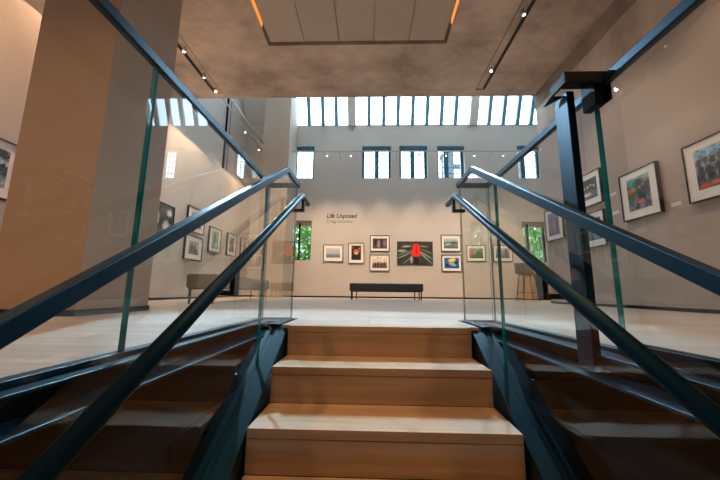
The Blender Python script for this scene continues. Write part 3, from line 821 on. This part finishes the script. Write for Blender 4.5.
# title lettering
def lettering(name, body, x0, x1, z, h, m, label, shear, bold):
    c = bpy.data.curves.new(name + '_curve', 'FONT')
    c.body = body; c.size = 1; c.shear = shear; c.offset = bold; c.extrude = 0.0
    t = bpy.data.objects.new(name + '_curve', c); COL.objects.link(t)
    bpy.context.view_layer.update()
    me = bpy.data.meshes.new_from_object(t.evaluated_get(bpy.context.evaluated_depsgraph_get()))
    bpy.data.objects.remove(t); bpy.data.curves.remove(c)
    xs = [v.co.x for v in me.vertices]; ys = [v.co.y for v in me.vertices]
    sx = (x1 - x0) / (max(xs) - min(xs)); sy = h / (max(ys) - min(ys))
    for v in me.vertices:
        v.co = Vector(((v.co.x - min(xs)) * sx, 0, (v.co.y - min(ys)) * sy))
    me.materials.clear(); me.materials.append(MT[m])
    o = bpy.data.objects.new(name, me); COL.objects.link(o); o.location = (x0, D - 0.003, z)
    md = o.modifiers.new('solid', 'SOLIDIFY'); md.thickness = 0.002
    return tag(o, label, 'sign')
lettering('title_lettering', 'Life Unposed', -1.416, -0.394, 2.545, 0.20, 'ink', 'larger dark slanted exhibition title lettering on the far wall', 0.28, 0.012)
lettering('subtitle_lettering', 'Craig Semetko', -1.411, -0.557, 2.40, 0.125, 'ink_pale', 'smaller grey line of lettering under the exhibition title', 0.0, 0.0)

# ------------------------------------------------------------------ lighting tracks and spotlights
WARM = (1.0, 0.70, 0.46)
STEP = dict(color=(0.48, 0.78, 1.0), cone=30, size=0.075)
def spotlight(loc, aim, label, group, energy, hm, cone=70, size=0.05, stem=0.11, color=None):
    d = (Vector(aim) - Vector(loc)).normalized()
    r = thing('spotlight', label, 'spotlight', loc, 0, group)
    b = MB(); b.tube([-d * 0.045, d * 0.03], 0.035, 14); b.tube([(0, 0, 0.0), (0, 0, stem)], 0.012, 8); b.build('head', hm, r)
    l = MB(); l.tube([d * 0.031, d * 0.036], 0.024, 14); l.build('lens', 'lens', r)
    q = light('lamp', 'SPOT', Vector(loc) + d * 0.06, energy, color or WARM, d, spot_size=math.radians(cone), spot_blend=0.7, shadow_soft_size=size)
    q.parent = r; q.location = d * 0.06
    return r
ft = thing('lighting_track', 'thin grey lighting track strung along the far wall windows', 'lighting track', (0, 9.6, 4.62))
b = MB(); b.box(-2.5, 7.59, -0.018, 0.018, -0.02, 0.02); b.build('rail', 'track_grey', ft)
for x in (-1.0, 0.86, 3.9):
    b = MB(); b.tube([(x, 0.018, 0), (x, D - 9.6 - 0.001, 0)], 0.008, 8); b.build('arm', 'track_grey', ft)
fx = [(-1.37, 'leftmost spotlight on the far wall track, nearest the pier'), (-0.60, 'second spotlight from the pier on the far wall track'),
      (0.40, 'spotlight on the far track before the first window of three'), (1.56, 'spotlight on the far track before the middle window of three'),
      (2.41, 'spotlight on the far track before the third window of three'), (3.29, 'spotlight just right of the three windows on the far track'),
      (4.19, 'rightmost spotlight on the far track, left of the alcove window')]
for x, lb in fx:
    spotlight((x, 9.58, 4.49), (x + 0.02, D, 0.9), lb, 'spotlights on the far wall track', 42, 'track_grey', 40)

def slot_track(x, y0, y1, side, label):
    t = thing('slot_track', label, 'lighting track', (x, 0, HC))
    b = MB(); b.box(-0.024, 0.024, y0, y1, 0.002, 0.0295); b.build('rail', 'black', t)
    c = MB(); c.box(side * 0.176 - 0.006, side * 0.176 + 0.006, y0, y1, 0.004, 0.0295); c.build('trim_bar', 'black', t)
    return t
slot_track(-3.615, 0.95, 6.66, 1, 'black lighting track in the left ceiling slot')
slot_track(2.560, 0.95, 6.60, -1, 'black lighting track in the right ceiling slot')
LG = 'spotlights in the left ceiling slot'; RG = 'spotlights in the right ceiling slot'
ZS = HC - 0.055
for y, lb, aim, en in ((6.53, 'farthest spotlight in the left ceiling slot, by the slab edge', (0.0, 1.5, -0.2), 950), (6.02, 'middle spotlight of three in view in the left ceiling slot', (-4.0, 7.2, 1.0), 170),
                   (5.28, 'nearest spotlight of three in view in the left ceiling slot', (-4.0, 5.2, 1.2), 140)):
    spotlight((-3.52, y, ZS), aim, lb, LG, en, 'track_grey', stem=0.0835, **(STEP if aim[0] == 0.0 else {}))
for y, aim in ((3.6, (-4.0, 3.2, 1.4)), (2.2, (-4.0, 1.8, 1.4))):
    spotlight((-3.52, y, ZS), aim, 'spotlight in the left ceiling slot above the tan column', LG, 165, 'track_grey', stem=0.0835, color=(1.0, 0.56, 0.34))
for y, lb, aim, en in ((5.93, 'farther spotlight in the right ceiling slot', (0.1, 1.5, -0.2), 580), (4.57, 'nearer spotlight in the right ceiling slot', (3.85, 4.4, 0.1), 42)):
    spotlight((2.465, y, ZS), aim, lb, RG, en, 'track_grey', stem=0.0835, **(STEP if aim[0] == 0.1 else {}))
for y in (3.2, 1.9):
    spotlight((2.465, y, ZS), (3.85, y - 0.1, 0.1), 'spotlight in the right ceiling slot near the stairs', RG, 38, 'track_grey', stem=0.0835)
for x, en in ((-2.0, 105), (-0.55, 45), (0.67, 45), (2.1, 110)):  # unseen warm lamps added as fill for the steps and column
    spotlight((x, 0.25, ZS), (x, 0.35, 0), 'added warm fill spotlight on the ceiling above the stairs', 'added fill spotlights above the stairs', en, 'track_grey', 95, stem=0.0545, color=(1.0, 0.545, 0.26), size=0.06)
lt = thing('suspended_track', 'pale double lighting track hung along the upper left wall', 'lighting track', (-3.62, 0, 4.85))
for dx, z in ((0, 0), (0.14, 0.08)):
    b = MB(); b.box(dx - 0.015, dx + 0.015, YE + 0.001, D - 0.001, z - 0.018, z + 0.018); b.build('rail', 'track_grey', lt)
for y, lb in ((8.55, 'nearer spotlight on the suspended upper left track'), (9.7, 'farther spotlight on the suspended upper left track by the pier')):
    spotlight((-3.62, y, 4.755), (-3.97, y - 0.5, 0.7), lb, 'spotlights on the suspended track', 130, 'track_grey', stem=0.075)
WASH = 'added unseen wall washers along the front edge of the ceiling slab'
for k in range(6):  # lamps hidden behind the slab edge, added to brighten the far wall
    WL = spotlight((-2.6 + k * 1.5, YE + 0.05, HC + 0.2), (-2.6 + k * 1.5, D, 0.1), 'added unseen wall washer on the front edge of the concrete slab', WASH, 140, 'track_grey', 62, stem=0.0)
    m = MB(); m.box(-0.02, 0.02, -0.049, -0.02, -0.03, 0.03); m.build('mount', 'track_grey', WL)
up = thing('steel_upright', 'slim grey steel upright on the upper left wall', 'upright', (LW - 0.349, 8.83, 3.45))
b = MB(); b.box(0, 0.06, -0.10, -0.085, 0, 3.6); b.box(0, 0.06, 0.085, 0.10, 0, 3.6); b.build('flange', 'steel_dark', up)
b = MB(); b.box(0, 0.05, -0.085, 0.085, 0, 3.6); b.build('web', 'track_grey', up)

# ------------------------------------------------------------------ outside
mb = MB(); mb.box(-40, 40, D + 0.5, 60, -0.7, -0.5); struct(mb.build('ground', 'lawn'))
def tree(loc, rx, ry, rz, n, label, seed):
    rnd = random.Random(seed)
    r = thing('tree', label, 'tree', loc, 0, 'garden trees outside the low windows')
    t = MB(); t.tube([(0, 0, 0), (0.05, 0, rz * 0.6), (0, 0.05, rz * 1.2)], [0.10, 0.08, 0.03], 8); t.build('trunk', 'bark', r)
    b = MB()
    for _ in range(n):
        while True:
            q = Vector((rnd.uniform(-1, 1), rnd.uniform(-1, 1), rnd.uniform(-1, 1)))
            if 0.35 < q.length < 1 and noise.noise(q * 2.3 + Vector((seed, 0, 0))) > -0.18: break
        c = Vector((q.x * rx, q.y * ry, rz * 1.05 + q.z * rz))
        a = Vector((rnd.gauss(0, 1), rnd.gauss(0, 1), rnd.gauss(0, 1))).normalized() * rnd.uniform(0.08, 0.15)
        e = a.cross(Vector((rnd.gauss(0, 1), rnd.gauss(0, 1), rnd.gauss(0, 1)))).normalized() * 0.065
        b.face([c - a, c + e, c + a, c - e])
    b.build('crown', 'leaf', r)
    return r
tree((-3.2, 14.2, -0.5), 2.0, 1.6, 2.1, 5200, 'leafy green tree outside the low window by the pier', 3)
tree((7.0, 14.2, -0.5), 2.0, 1.6, 2.1, 5200, 'leafy green tree outside the low window by the stools', 5)
h = thing('building', 'blue-grey stone building outside the third upper window of three', 'building', (12.5, 42, -0.5))
b = MB(); b.box(-2.2, 2.6, -2, 2, 0, 19.6); b.build('wall', 'stone', h)
b = MB(); b.box(-2.4, 2.8, -2.2, 2.2, 19.6, 20.0); b.build('roof', 'stone', h)
for ix in range(2):
    for iz in range(3):
        b = MB(); b.box(-1.5 + ix * 2.1, -0.4 + ix * 2.1, -2.05, -2.001, 12.5 + iz * 2.4, 14.2 + iz * 2.4); b.build('window', 'muntin', h)
